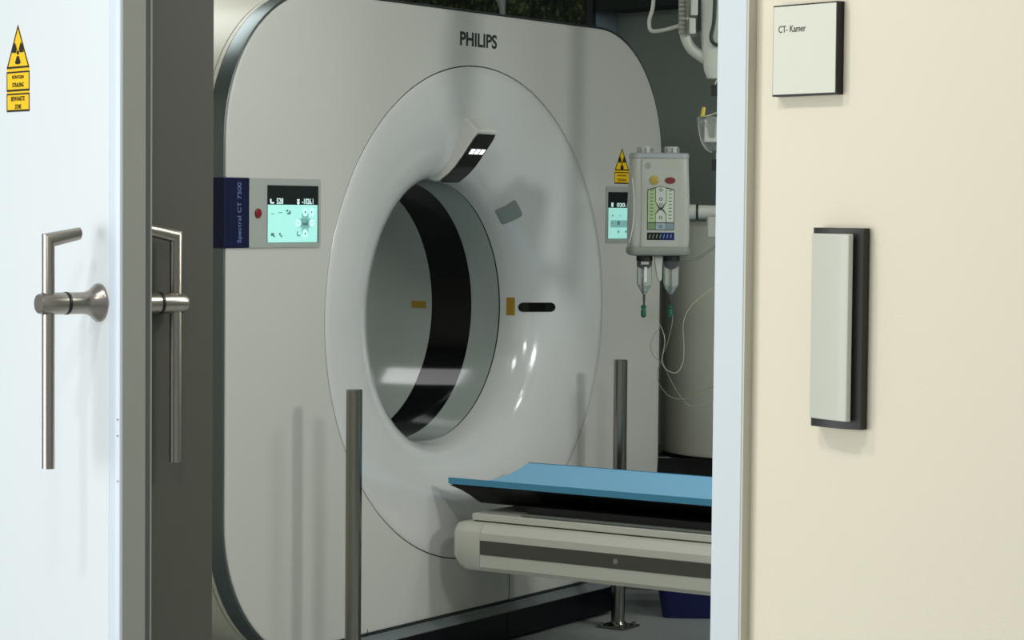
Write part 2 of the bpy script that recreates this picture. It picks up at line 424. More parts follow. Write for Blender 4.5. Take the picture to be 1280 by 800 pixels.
mb = MB(GM); mb.grid([[(a, y_, c) for a, c in outline(i_, N)] for i_, y_ in ((.0048, .02), (.0048, .004), (.004, .0028), (.0015, .004), (.0008, .007), (.0008, .060), (.05, .060))], close=True)
mb.build('metal_rim', chrome, scan, angle=25, label='brushed metal rim round the front cover')
band('gap_strip', .006, .006, .060, .064, blackgap)
band('edge_trim', .002, .002, .064, .078, gan_r, 'cream trim strip')
band('gap_strip', .006, .006, .078, .083, plinth_m)
mb = MB(GM)
o0 = outline(.002, N)
mb.grid([[(a, .083, c) for a, c in outline(.05, N)], [(a, .083, c) for a, c in o0], [(a, .90, c) for a, c in o0], [(a, .94, c) for a, c in outline(.02, N)], [(a, .95, c) for a, c in outline(.06, N)],
    [(.72*math.cos(2*math.pi*k/N), .95, ZB+.72*math.sin(2*math.pi*k/N)) for k in range(N)]], close=True)
mb.build('rear_cover', gan_r, scan, angle=50)
FP = [(RS-.006, .012), (RS-.0045, .0015), (RS-.007, 0), (.80, .0002), (.76, .002), (.72, .006), (.68, .012), (.64, .021), (.60, .033), (.565, .046), (.535, .061), (.51, .077), (.488, .096), (.47, .120), (.458, .150), (.451, .178), (RB, .1985)]
def fdepth(r):
    P = FP[2:]
    if r >= P[0][0]: return 0
    for (r0, d0), (r1, d1) in zip(P, P[1:]):
        if r1 <= r <= r0: return d0 + (d1-d0)*(r0-r)/(r0-r1)
    return .2
MB(GM).lathe([(r, d) for r, d in FP], (0, 0, ZB), 'y', 192, cap=False).build('bore_funnel', gan_f, scan)
MB(GM).lathe([(RS+.01, .0122), (RS-.02, .0122), (RS-.02, .02), (RS+.01, .02), (RS+.01, .0122)], (0, 0, ZB), 'y', 192, cap=False).build('funnel_seam', blackgap, scan)
MB(GM).lathe([(RB+.0012, .1985), (RB+.0012, .2055)], (0, 0, ZB), 'y', 128, cap=False).build('bore_seam', black_m, scan)
MB(GM).lathe([(RB+.0012, .2045), (RB-.0005, .2052), (RB-.001, .322)], (0, 0, ZB), 'y', 160, cap=False).build('bore_liner', gan_l, scan, label='pale front liner of the bore')
MB(GM).lathe([(RB, .322), (RB, .497)], (0, 0, ZB), 'y', 160, cap=False).build('scan_window', mat('scan_window_black', '#010208', .08, spec=.25), scan, label='glossy black ring inside the bore')
MB(GM).lathe([(RB-.001, .497), (RB-.001, .74), (.47, .81), (.52, .88), (.60, .93), (.72, .95)], (0, 0, ZB), 'y', 160, cap=False).build('bore_liner', gan_l, scan, label='pale rear liner of the bore')

ARC = [(0, RB, .1985)]
for (r0, d0) in FP[::-1][1:-2]: ARC.append((ARC[-1][0] + math.hypot(r0-ARC[-1][1], d0-ARC[-1][2]), r0, d0))
def arc_at(t):
    for (s0, r0, d0), (s1, r1, d1) in zip(ARC, ARC[1:]):
        if s0 <= t <= s1: q_ = (t-s0)/(s1-s0); return r0+(r1-r0)*q_, d0+(d1-d0)*q_, (d1-d0)/(s1-s0), (r1-r0)/(s1-s0)
    return ARC[-1][1], 0, 0, 1
def arc_of(r):
    for (s0, r0, d0), (s1, r1, d1) in zip(ARC, ARC[1:]):
        if r0 <= r <= r1: return s0+(s1-s0)*(r-r0)/(r1-r0)
    return ARC[-1][0]
def decal(name, m, pa, pb, h2, rad, parent=scan, off=.0012, rot=0, ny=18, nx=28, label=None):
    """a thin printed patch lying on the funnel, from pa to pb along the profile, half height h2 round the bore"""
    ra, rb = math.hypot(pa.x, pa.z-ZB), math.hypot(pb.x, pb.z-ZB)
    sa, sb = arc_of(ra), arc_of(rb); sc_, w2 = (sa+sb)/2, (sb-sa)/2
    th = math.atan2((pa.z+pb.z)/2-ZB, (pa.x+pb.x)/2); rm = (ra+rb)/2
    mb = MB(GM); rows = []
    for j in range(ny+1):
        v = -h2*math.cos(math.pi*j/ny); row = []; ww = w2
        if abs(v) > h2-rad: q_ = abs(v)-(h2-rad); ww = w2-rad+math.sqrt(max(rad*rad-q_*q_, 0))
        for i in range(nx+1):
            u = -ww + 2*ww*i/nx
            S = sc_ + u*math.cos(rot) - v*math.sin(rot); T = th + (u*math.sin(rot) + v*math.cos(rot))/rm
            r, d, dd, dr = arc_at(S)
            r += off*dd; d -= off*dr
            row.append((r*math.cos(T), d, ZB+r*math.sin(T)))
        rows.append(row)
    mb.grid(rows); return mb.build(name, m, parent, label=label)
def at_funnel(px, py):
    """where the line of sight through a pixel meets the funnel"""
    d = CAMROT.to_3x3() @ Vector(((px-640)/F, -(py-400)/F, -1)); inv = GM.inverted()
    o = inv @ Vector((0, 0, H)); d = inv.to_3x3() @ d
    t = (-.2-o.y)/d.y
    while t < 20:
        p = o + d*t; r = math.hypot(p.x, p.z-ZB)
        if (p.y >= fdepth(r)): return p
        t += .0008
    return p
rows = []
for k in range(33):
    t = -math.cos(math.pi*k/32); px = 670.5 + 23.5*t; e_ = abs(23.5*t) - 17.5
    hh = .0165*(math.sqrt(max(1-(e_/6)**2, 0)) if e_ > 0 else 1) + .0001; p_ = at_funnel(px, 384)
    a_ = []
    for v in (-1, -.5, 0, .5, 1):
        z_ = p_.z + hh*v; r_ = math.hypot(p_.x, z_-ZB); a_.append((p_.x-.0012, fdepth(r_)-.0016, z_))
    rows.append(a_)
mb = MB(GM); mb.grid(rows); mb.build('sensor_slot', black_gl, scan, label='black oval slot')
decal('laser_label', gold, at_funnel(632.5, 383), at_funnel(643.5, 383), .032, .0008, label='small gold warning label')
decal('tag_patch', grey_label, at_funnel(622, 271), at_funnel(649, 259), .037, .010, label='grey rounded patch on the funnel')
# gold label on the rear liner
mb = MB(GM); rr = RB-.0018
zz = 1.1415
mb.grid([[(math.sqrt(rr*rr-(z-ZB)**2), y, z) for z in (zz-.013, zz+.013)] for y in (.522, .555, .588)]); mb.build('laser_label', gold, scan, label='small gold label inside the bore')
# clear ring reflection lip low in the bore
# camera arm over the bore
arm = MB(GM).prism([(.135, 1.586), (.112, 1.589), (.077, 1.613), (.050, 1.638), (.025, 1.667), (.000, 1.699), (-.022, 1.727), (-.040, 1.753), (-.041, 1.758), (.004, 1.797), (.10, 1.80), (.24, 1.62)], -.060, .060, 'x').build('camera_arm', mat('arm_white', '#dcdcd6', .35), scan, bevel=.006, label='white camera arm over the bore')
gp = [(.116, 1.5855), (.112, 1.5885), (.077, 1.6125), (.050, 1.6375), (.025, 1.6665), (.000, 1.6985), (-.022, 1.7265), (-.037, 1.7475)]
mb = MB(GM); rows = []
for k, (d, z) in enumerate(gp):
    hw = .057 if 0 < k < len(gp)-1 else .052
    rows.append([(-hw, d-.0032, z-.0032), (0, d-.0034, z-.0034), (hw, d-.0032, z-.0032)])
mb.grid(rows); gl_ = mb.build('camera_glass', black_gl, arm)
for i in range(3):
    xx = -.038 + i*.030
    MB(GM).prism([(xx, 0), (xx+.020, 0), (xx+.024, 0), (xx+.024, 0)][:2] + [(xx+.024, .03), (xx+.004, .03)], 0, .001, 'z') if 0 else None
    mb = MB(GM); mb.grid([[(xx, .0135-.005, 1.6825-.005), (xx+.024, .0085, 1.6775)], [(xx, -.0055, 1.6955-.0015), (xx+.024, -.0055, 1.694)]])
    mb.build('indicator_light', mat('indicator_white', '#ffffff', .5, emit=1.3), arm)

# control panels left and right
screen_l = mat('screen_light', '#aef0e6', .3, emit=.40)
screen_d = mat('screen_dark', '#0c1719', .12)
icon_w = mat('icon_white', '#cfeae6', .5, emit=.5)
icon_g = mat('icon_grey', '#5e8d8b', .5)
icon_l = mat('icon_pale', '#c8fff6', .5, emit=.5)
icon_s = mat('icon_shade', '#8fc9c2', .5, emit=.22)
def disc(mb, cx, cz, r, y, sx=1):
    return mb.poly([(cx + r*sx*math.cos(2*math.pi*k/20), cz + r*math.sin(2*math.pi*k/20)) for k in range(20)], y)
def panel(x0, x1, blue0, blue1, sx0, sx1, side, lab):
    z0, z1 = 1.373, 1.580
    base = MB(GM).prism(rrect(x0, x1, z0, z1, .008), -.005, 0).build('control_panel', mat('panel_grey', '#a9aea8', .4), scan, label=lab)
    MB(GM).box(sx0-.002, sx1+.006, -.0055, -.005, 1.387, 1.560).build('screen_edge', blackgap, base)
    MB(GM).box(sx0, sx1, -.0062, -.0055, 1.5015, 1.558).build('display_dark', screen_d, base)
    s = MB(GM).box(sx0, sx1, -.0062, -.0055, 1.388, 1.5015).build('touchscreen', screen_l, base)
    W = sx1-sx0; y = -.0066
    X = lambda t: sx0+W*t
    Z = lambda t: 1.558-.170*t
    def icon(kind, m, par, *p):
        mb = MB(GM)
        if kind == 'b': mb.box(X(p[0]), X(p[1]), p[4], p[4]+.0002, Z(p[3]), Z(p[2]))
        else: disc(mb, X(p[0]), Z(p[1]), p[2], p[3])
        mb.build('icon', m, par)
    if side == 'l':
        text(GM, '528', X(.17), X(.30), Z(.32), Z(.215), y, 'lettering', icon_w, base, bold=.02)
        text(GM, '-1026.1', X(.68), X(.91), Z(.32), Z(.215), y, 'lettering', icon_w, base, bold=.02)
        for p in ((.04, .07, .23, .29), (.05, .12, .285, .315), (.58, .63, .23, .26)): icon('b', icon_w, base, *p, y)
        icon('d', icon_w, base, .605, .295, .006, y)
        for p in ((.58, .92, .575, .735), (.675, .815, .47, .84)): icon('b', icon_s, s, *p, y)
        for ax, az in ((.745, .46), (.605, .655), (.885, .655), (.745, .84), (.88, .46)): icon('d', icon_l, s, ax, az, .0125, y-.0003)
        for p in ((.745, .46, .004), (.745, .845, .004), (.875, .46, .0035)): icon('d', icon_g, s, *p, y-.0006)
        for p in ((.585, .625, .65, .66), (.865, .905, .65, .66), (.69, .78, .655, .69), (.775, .795, .61, .70), (.06, .12, .83, .88), (.10, .14, .88, .90), (.22, .25, .83, .87),
                  (.25, .28, .87, .90), (.58, .595, .80, .88), (.595, .64, .87, .89), (.36, .40, .42, .45), (.38, .44, .47, .50), (.42, .45, .44, .49), (.20, .29, .465, .475), (.06, .12, .49, .50)):
            icon('b', icon_g, s, *p, y-.0008)
    else:
        text(GM, '020.1', X(.24), X(.58), Z(.31), Z(.225), y, 'lettering', icon_w, base, bold=.02)
        icon('b', icon_w, base, .08, .14, .22, .31, y); icon('b', icon_w, base, .80, .93, .27, .31, y)
        icon('b', icon_s, s, .06, .60, .60, .76, y)
        for ax, az, q_ in ((.12, .5, .004), (.34, .5, .003), (.30, .66, .008), (.10, .66, .003), (.58, .66, .003), (.30, .85, .005), (.52, .85, .005), (.86, .5, .007)): icon('d', icon_g, s, ax, az, q_, y-.0004)
    # blue name plate wrapping round the rim
    mb = MB(GM)
    if side == 'l': mb.box(blue0, x0, -.0058, .0, z0, z1); mb.box(XA-.0065, blue0, -.0058, .072, z0, z1)
    else: mb.box(x1, blue1, -.0058, .0, z0, z1); mb.box(blue1, XB+.0065, -.0058, .072, z0, z1)
    nb = mb.build('name_plate', navy, base, bevel=.003, label='dark blue plate wrapping the scanner edge')
    if side == 'l':
        text(GM, 'Spectral CT 7500', -1.259, -1.236, 1.388, 1.566, -.0062, 'lettering', mat('plate_lettering', '#6f83b0', .5), nb, vertical=True)
        MB(GM).lathe([(.014, -.005), (.014, -.009), (.012, -.011), (.0001, -.011)], (-1.164, 0, 1.4755), 'y', 24).build('stop_button', mat('stop_red', '#7c1418', .4), base)
    return base
panel(-1.203, -.860, -1.29, None, -1.118, -.878, 'l', 'left touch screen panel')
panel(.842, 1.185, None, 1.245, .855, 1.095, 'r', 'right touch screen panel, partly behind the injector')
text(GM, 'PHILIPS', -.106, .115, 2.037, 2.0845, -.0001, 'lettering', mat('logo_ink', '#2a302f', .5), scan, bold=.03)
warning_sticker(GM, .904, 1.009, [(1.634, 1.591)], (1.722, 1.640), -.0002, scan, [('RÖNTGEN', 1.622, .008, .3), ('STRALING', 1.605, .010, .32)])
# plinth under the front cover, dark base panels
pl = MB(GM)
pl.prism([(.002, Z0-.001), (.0, Z0-.008), (-.024, .107), (-.029, .103), (.07, .103), (.07, Z0-.002)], XA+.40, XB-.40, 'x').build('plinth', plinth_m, scan, angle=20)
for x0, x1 in ((XA+.40, -.345), (-.341, .158), (.162, XB-.38)):
    MB(GM).box(x0, x1, -.034, .85, .012, .1025).build('base_panel', base_blue, scan, bevel=.002)
for x in (-.9, -.3, .3, .9):
    MB(GM).lathe([(.03, 0), (.03, .03)], (x, .3, 0), 'z', 16).build('foot', black_m, scan)
MB(GM).box(.2195, .2215, -.0012, .004, Z0, .24).build('cover_seam', blackgap, scan)
MB(GM).box(-.601, -.599, -.0012, .004, Z0, .15).build('cover_seam', blackgap, scan)

# ------------------------------------------------------------------ patient couch
tb = thing('patient_couch', GM, (0, -1.75, 0), 'patient table with blue mattress on a pale beam in front of the scanner bore', 'table')
YE = -2.35
def cushion(top, inset=0):
    rows = []
    for j, y in enumerate([-.060, -.063, -.071, -.115] + [-.2 - .25*k for k in range(9)]):
        row = []
        for i in range(25):
            t = -1 + i/12; x = t*.215
            z = .556 + .038*(abs(t)**2.2) + .008*t
            if top: z += .023 - (.006 if j == 0 else 0) - (.004 if i in (0, 24) else 0)
            yy = y - .055*(1-abs(t)**1.6)*(0) - (.018*t)
            row.append((x, yy, z))
        rows.append(row)
    return rows
mb = MB(GM)
A = mb.grid(cushion(True)); B = mb.grid(cushion(False))
nr, nc = len(A), len(A[0])
loopA = [A[0][i] for i in range(nc)] + [A[j][-1] for j in range(1, nr)] + [A[-1][i] for i in range(nc-2, -1, -1)] + [A[j][0] for j in range(nr-2, 0, -1)]
loopB = [B[0][i] for i in range(nc)] + [B[j][-1] for j in range(1, nr)] + [B[-1][i] for i in range(nc-2, -1, -1)] + [B[j][0] for j in range(nr-2, 0, -1)]
for i in range(len(loopA)): mb.f([loopA[i], loopA[(i+1) % len(loopA)], loopB[(i+1) % len(loopB)], loopB[i]])
mb.build('mattress', blue_m, tb, bevel=.004, angle=50)
cradle_m = mat('cradle_carbon', '#020304', .45, spec=.25)
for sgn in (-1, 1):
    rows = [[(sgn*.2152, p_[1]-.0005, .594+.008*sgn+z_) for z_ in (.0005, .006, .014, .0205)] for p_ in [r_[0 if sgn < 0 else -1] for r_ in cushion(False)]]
    e_ = MB(GM); e_.grid(rows); e_.build('mattress_side', blue_s, tb, label='darker blue side of the mattress')  # strip makes the mattress side a darker blue than its top
# black cradle under the mattress: shallow boat section with a slanted end
sec = [(-.213, .586), (-.208, .578), (-.15, .545), (-.10, .517), (-.085, .512), (.085, .512), (.10, .517), (.15, .545), (.208, .582), (.213, .592)]
rows = []
for y, q in ((-.064, 0), (-.066, .1), (-.080, .55), (-.096, 1), (-1.2, 1), (YE+.1, 1)):
    row = []
    top = lambda x: .557 + .036*(abs(x)/.215)**2.2 + .008*x/.215
    for x, z in sec: row.append((x, y - .018*x/.215, (top(x)-.004)*(1-q) + min(z, top(x)-.002)*q))
    for x in (.2, .14, .07, 0, -.07, -.14, -.2): row.append((x, y - .018*x/.215, top(x)))
    rows.append(row)
mb = MB(GM); V = mb.grid(rows, close=True); mb.f(V[0]); mb.f(V[-1][::-1]); mb.build('cradle', cradle_m, tb, angle=40)
MB(GM).box(-.10, .10, YE+.2, -.225, .498, .516).build('cradle_slide', black_m, tb)
MB(GM).box(-.215, .215, YE+.15, -.33, .4985, .506).build('guide_strip', mat('guide_grey', '#6f7470', .35), tb, bevel=.001)
MB(GM).box(-.20, .20, YE+.16, -.345, .506, .530).build('cradle_rail', black_m, tb)
MB(GM).box(-.225, .225, YE, -.145, .474, .4965).build('slide_plate', table_m, tb, bevel=.003, label='pale slide plate under the cradle')
MB(GM).box(-.218, .218, YE, -.15, .4695, .474).build('slide_gap', stripe_m, tb)
bs = [(-.225, .4695), (-.250, .466), (-.268, .447), (-.272, .440), (-.272, .33), (-.262, .316), (-.235, .312)]
bs = bs + [(-x, z) for x, z in bs[::-1]]
MB(GM).prism([(x, z) for x, z in bs], YE, -.209, 'y').build('beam', table_m, tb, angle=25, label='long pale support beam')
# end cap, rounded in plan and elevation
rows = []
for y, s, b_ in ((-.2075, 1, 0), (-.15, 1, .0), (-.125, .985, .010), (-.108, .965, .028), (-.1015, .94, .045), (-.1, .92, .06)):
    rows.append([(x*(1-(1-s)*.5), y, (z if z > .4 else z + b_*1.0) - (1-s)*.06*(1 if z > .4 else 0)) for x, z in bs])
mb = MB(GM); V = mb.grid(rows, close=True); mb.f(V[0]); mb.f(V[-1][::-1]); mb.build('end_cap', table_m, tb, angle=40)
for s in (-1, 1):
    x0, x1 = sorted((s*.2722, s*.2738))
    st = MB(GM).box(x0, x1, YE, -.2105, .3705, .4165).build('side_strip', stripe_m, tb, label='dark grey side strip')
MB(GM).lathe([(.009, -.2739), (.009, -.2752), (.0001, -.2756)], (0, -.7229, .3935), 'x', 20).build('badge', inj_g, tb, label='small round badge')
MB(GM).box(-.2745, -.2722, -2.3, -.90, .4125, .4165).build('metal_trim', chrome, tb)
MB(GM).box(-.2, .2, -2.2, -1.35, .02, .311).build('pedestal', table_m, tb, bevel=.02)
MB(GM).box(-.26, .26, -2.3, -1.25, 0, .03).build('pedestal_base', plinth_m, tb, bevel=.008)

# ------------------------------------------------------------------ steel posts
def post(x, y, h, label):
    o = thing('steel_post', GM, (x, y, 0), label, 'post', 'steel guard posts in front of the scanner')
    M_ = o.matrix_world.copy()
    MB(M_).lathe([(.0245, .008), (.0245, h-.002), (.0225, h), (.0001, h)], (0, 0, 0), 'z', 32).build('tube', steel_d, o)
    MB(M_).lathe([(.031, .008), (.031, .013), (.025, .022)], (0, 0, 0), 'z', 32).build('collar', steel_d, o)
    MB(M_).box(-.058, .058, -.058, .058, 0, .008).build('base_plate', steel_d, o, bevel=.002)
    for sx in (-1, 1):
        for sy in (-1, 1):
            MB(M_).lathe([(.009, .008), (.009, .014), (.006, .017), (.0001, .017)], (sx*.042, sy*.042, 0), 'z', 12).build('bolt', steel_d, o)
post(-.942, -.2, .948, 'brushed steel post on the left side of the scanner bore')
post(.645, -.19, .961, 'brushed steel post with square base plate behind the blue mattress')

# blue tub on the floor
tubM = Matrix.Translation((.74, 8.82, 0)) @ Matrix.Rotation(R(-3), 4, 'Z')
tub = thing('plastic_tub', tubM, (0, 0, 0), 'dark blue plastic tub on the floor beyond the couch', 'tub')
def ringr(hw, hd, z, r): return [(a, b_, z) for a, b_ in rrect(-hw, hw, -hd, hd, r)]
mb = MB(tubM); mb.grid([ringr(.165, .12, .0, .02), ringr(.172, .127, .004, .03), ringr(.20, .15, .17, .04), ringr(.194, .144, .17, .04), ringr(.165, .12, .008, .03)], close=True)
f0 = mb.bm; f0.verts.ensure_lookup_table(); n_ = 28
mb.f([f0.verts[i] for i in range(n_)]); mb.f([f0.verts[4*n_+i] for i in range(n_)])
mb.build('tub_shell', mat('tub_blue', '#06124a', .4), tub)
mb = MB(tubM); mb.grid([ringr(.198, .148, .163, .04), ringr(.208, .158, .163, .045), ringr(.208, .158, .172, .045), ringr(.196, .146, .172, .04)], close=True); mb.build('rim', mat('tub_blue', '#06124a', .4), tub)

# ------------------------------------------------------------------ contrast injector
IJ = Matrix.Translation((.486, 8.0, 0)) @ Matrix.Rotation(R(3), 4, 'Z')
ij = thing('contrast_injector', IJ, (0, 0, 1.343), 'grey contrast injector head with green key panel hanging beside the scanner', 'medical device')
mb = MB(IJ); rows = []
for z, hw, hd in ((1.372, .098, .055), (1.40, .101, .058), (1.52, .100, .060), (1.62, .0965, .058), (1.667, .095, .056), (1.677, .092, .052)):
    rows.append([(a, b_, z) for a, b_ in rrect(-hw, hw, -hd, hd, .022)])
V = mb.grid(rows, close=True); mb.f(V[0][::-1]); mb.f(V[-1]); body = mb.build('injector_body', inj_m, ij, angle=40)
mb = MB(IJ); rows = []
for z, hw, hd in ((1.343, .090, .050), (1.347, .100, .060), (1.356, .1035, .063), (1.366, .1035, .063), (1.373, .100, .060)):
    rows.append([(a, b_, z) for a, b_ in rrect(-hw, hw, -hd, hd, .024)])
V = mb.grid(rows, close=True); mb.f(V[0][::-1]); mb.f(V[-1]); mb.build('bumper', inj_g, ij, angle=40)
mb = MB(IJ); rows = []
for z, hw, hd in ((1.668, .097, .059), (1.682, .096, .058), (1.685, .092, .054)):
    rows.append([(a, b_, z) for a, b_ in rrect(-hw, hw, -hd, hd, .022)])
V = mb.grid(rows, close=True); mb.f(V[0][::-1]); mb.f(V[-1]); mb.build('top_trim', inj_top, ij, angle=40)
for cx in (-.047, .042):
    MB(IJ).lathe([(.024, 1.685), (.024, 1.704), (.021, 1.707), (.0001, 1.707)], (cx, 0, 0), 'z', 16).build('piston_cap', pvc, ij)
    mb = MB(IJ)
    for k in range(8):
        a = 2*math.pi*k/8; mb.tube([(cx+.0245*math.cos(a), .0245*math.sin(a), 1.687), (cx+.0245*math.cos(a), .0245*math.sin(a), 1.702)], .0025, 6)
    mb.build('piston_grip', inj_g, ij)
YF = -.0615
fp = MB(IJ).prism(rrect(-.064, .066, 1.372, 1.665, .006), YF, -.05).build('key_panel', mat('key_panel_grey', '#adaea3', .4), ij, bevel=.0015)
ar = [(-.058, 1.374)] + [(-.058, 1.60)] + [(.061*math.cos(R(a)), 1.60+.030*math.sin(R(a))) for a in range(170, 0, -10)] + [(.060, 1.60), (.060, 1.374)]
MB(IJ).prism(ar, YF-.0008, YF).build('panel_arch', inj_m, fp)
MB(IJ).lathe([(.0155, YF-.0008), (.0155, YF-.0030), (.0135, YF-.004), (.0001, YF-.004)], (-.022, 0, 1.594), 'y', 24).build('start_button', mat('button_yellow', '#a8933a', .4), fp)
MB(IJ).prism([(.031+.0175*math.cos(R(a)), 1.5935+.011*math.sin(R(a))) for a in range(0, 360, 15)], YF-.003, YF-.0008).build('stop_button', mat('button_red', '#741a24', .4), fp)
y1 = YF-.0011
MB(IJ).prism([(-.044, 1.429), (-.044, 1.5635), (-.018, 1.5705), (.001, 1.574), (.020, 1.5705), (.046, 1.5635), (.046, 1.429)], YF-.0018, YF-.0008).build('key_border', ink, fp)
mb = MB(IJ)
mb.prism([(-.042, 1.455), (-.018, 1.455), (-.018, 1.482), (-.006, 1.50), (-.018, 1.523), (-.018, 1.567), (-.042, 1.561)], y1-.0012, y1-.0006); mb.build('volume_keys', green_m, fp, label='green column of keys')
MB(IJ).prism([(.044, 1.455), (.020, 1.455), (.020, 1.482), (.008, 1.50), (.020, 1.523), (.020, 1.567), (.044, 1.561)], y1-.0012, y1-.0006).build('volume_keys', mat('panel_pale_green', '#c3cdbb', .5), fp, label='pale column of keys')
mb = MB(IJ).prism([(-.016, 1.523), (-.002, 1.503), (.004, 1.503), (.018, 1.523), (.018, 1.569), (.001, 1.572), (-.016, 1.569)], y1-.0012, y1-.0006)
mb.prism([(-.016, 1.455), (.018, 1.455), (.018, 1.481), (.004, 1.497), (-.002, 1.497), (-.016, 1.481)], y1-.0012, y1-.0006); mb.build('centre_keys', mat('panel_white', '#c5c8be', .5), fp)
MB(IJ).box(-.042, -.016, y1-.0012, y1-.0006, 1.431, 1.452).build('status_tile', mat('tile_green', '#6f8f63', .5), fp, label='green tile')
MB(IJ).box(-.015, .017, y1-.0012, y1-.0006, 1.431, 1.452).build('status_tile', mat('tile_blue', '#93a5ab', .5), fp, label='pale blue tile')
MB(IJ).box(.018, .044, y1-.0012, y1-.0006, 1.431, 1.452).build('status_tile', mat('tile_grey', '#7c8e94', .5), fp, label='blue-grey tile')
mb = MB(IJ)
for z in (1.562, 1.532, 1.513, 1.500, 1.470, 1.441):
    for k in range(16):
        a, b_ = 2*math.pi*k/16, 2*math.pi*(k+1)/16; q0, q1 = .0062, .0035
        cx = .001; mb.poly([(cx+q0*math.cos(a), z+q0*math.sin(a)*.9), (cx+q0*math.cos(b_), z+q0*math.sin(b_)*.9), (cx+q1*math.cos(b_), z+q1*math.sin(b_)*.9), (cx+q1*math.cos(a), z+q1*math.sin(a)*.9)], y1-.0014)
for k in range(9):
    z = 1.466+.0115*k
    mb.box(-.035, -.025, y1-.0015, y1-.0013, z, z+.0028); mb.box(.027, .037, y1-.0015, y1-.0013, z, z+.0028)
mb.build('key_symbols', mat('symbol_grey', '#525a55', .5), fp)
MB(IJ).box(-.044, .003, YF-.0018, YF-.0008, 1.396, 1.421).build('display_strip', mat('strip_black', '#060b0c', .2), fp, label='black display strip')
MB(IJ).box(.003, .047, YF-.0018, YF-.0008, 1.396, 1.421).build('display_strip', mat('strip_blue', '#101a62', .2), fp, label='blue display strip')
mb = MB(IJ)
for k in range(7):
    xx = -.038+.0118*k; mb.prism([(xx, 1.402), (xx+.0025, 1.402), (xx+.006, 1.415), (xx+.0035, 1.415)], YF-.0024, YF-.0018)
mb.build('strip_symbols', mat('strip_symbol', '#6c8a7c', .5, emit=.2), fp)
mb = MB(IJ)
for k in range(20):
    a, b_ = 2*math.pi*k/20, 2*math.pi*(k+1)/20
    mb.poly([(-.043+.0095*math.cos(a), 1.6415+.0095*math.sin(a)), (-.043+.0095*math.cos(b_), 1.6415+.0095*math.sin(b_)), (-.043+.008*math.cos(b_), 1.6415+.008*math.sin(b_)), (-.043+.008*math.cos(a), 1.6415+.008*math.sin(a))], YF-.0004)
mb.box(-.0437, -.0423, YF-.0006, YF-.0003, 1.635, 1.648); mb.box(-.049, -.037, YF-.0006, YF-.0003, 1.6408, 1.6422)
mb.build('maker_emblem', mat('symbol_grey', '#525a55', .5), fp)
MB(IJ).tube([(-.095, -.06, 1.60), (-.088, -.066, 1.52), (-.092, -.066, 1.44), (-.104, -.058, 1.385)], .0016, 6, smooth=6).build('side_cable', mat('bright_cable', '#d9dbd4', .3), ij)

def syringe(cx, label, strip):
    s = thing('syringe', IJ, (cx, -.01, 1.17), label, 'syringe', 'syringes under the contrast injector')
    c = (cx, -.012, 0)
    MB(IJ).lathe([(.026, 1.343), (.0255, 1.250), (.021, 1.238), (.008, 1.217), (.0045, 1.212), (.0045, 1.196)], c, 'z', 28, cap=False).build('barrel', glass_m, s)
    MB(IJ).lathe([(.0225, 1.342), (.0235, 1.318), (.014, 1.303), (.0001, 1.296)], c, 'z', 28).build('plunger', black_m, s)
    MB(IJ).lathe([(.0275, 1.343), (.0275, 1.326)], c, 'z', 28).build('collar', black_m, s)
    MB(IJ).lathe([(.006, 1.214), (.0035, 1.21), (.0045, 1.20), (.003, 1.188), (.003, 1.178)], c, 'z', 14).build('nozzle', blackgap, s)
    mb = MB(IJ)
    mb.lathe([(.0035, 1.178), (.009, 1.176), (.009, 1.168), (.006, 1.166), (.009, 1.158), (.009, 1.142), (.004, 1.136)], (cx-.001, -.012, 0), 'z', 10); mb.build('connector', plugg, s)
    MB(IJ).lathe([(.0085, 1.222), (.020, 1.2385), (.0215, 1.243), (.019, 1.243), (.007, 1.226)], c, 'z', 28, cap=False).build('barrel_neck', glass_m, s)
    if strip:
        MB(IJ).box(cx-.003, cx+.006, -.0415, -.0395, 1.255, 1.305).build('paper_label', mat('paper', '#d7d9d6', .6), s)
        MB(IJ).box(cx-.014, cx+.012, -.0405, -.0385, 1.314, 1.323).build('collar_label', mat('paper2', '#a7aaa6', .6), s)
syringe(-.046, 'left syringe with white paper strip under the injector head', True)
syringe(.044, 'right clear syringe with black plunger under the injector head', False)
MB(IJ).prism([(-.016, 1.343), (.014, 1.343), (.012, 1.30), (.012, 1.265), (.004, 1.255), (-.004, 1.27), (-.010, 1.30)], -.03, -.01, 'y').build('sensor_bracket', pvc, ij, bevel=.003)

# ceiling support: column beyond the door frame, horizontal arm to the injector
cs = thing('ceiling_support', IM, (.86, 7.95, 2.75), 'white ceiling support with horizontal tube holding the injector head', 'medical arm')
MB().lathe([(.09, 2.73), (.09, 2.749)], (.86, 7.95, 0), 'z', 32).build('ceiling_plate', pvc, cs)
MB().lathe([(.03, 1.44), (.03, 2.73)], (.86, 7.95, 0), 'z', 24).build('column', pvc, cs)
MB().tube([(.582, 7.985, 1.49), (.62, 7.98, 1.49)], .0255, 20).build('joint', pvc, cs)
MB().tube([(.612, 7.981, 1.49), (.619, 7.98, 1.49)], .027, 20).build('black_ring', black_m, cs)
MB().tube([(.62, 7.98, 1.49), (.86, 7.95, 1.487)], .0235, 20).build('arm_tube', pvc, cs)
MB().box(.645, .70, 7.94, 7.97, 1.405, 1.475).build('bracket', inj_m, cs, bevel=.006)
cb = MB().tube([(.535, 8.0, 1.345), (.55, 7.99, 1.334), (.60, 7.98, 1.332), (.64, 7.97, 1.35), (.70, 7.96, 1.40)], .0045, 8, smooth=8)
cb.build('injector_cable', inj_g, cs)

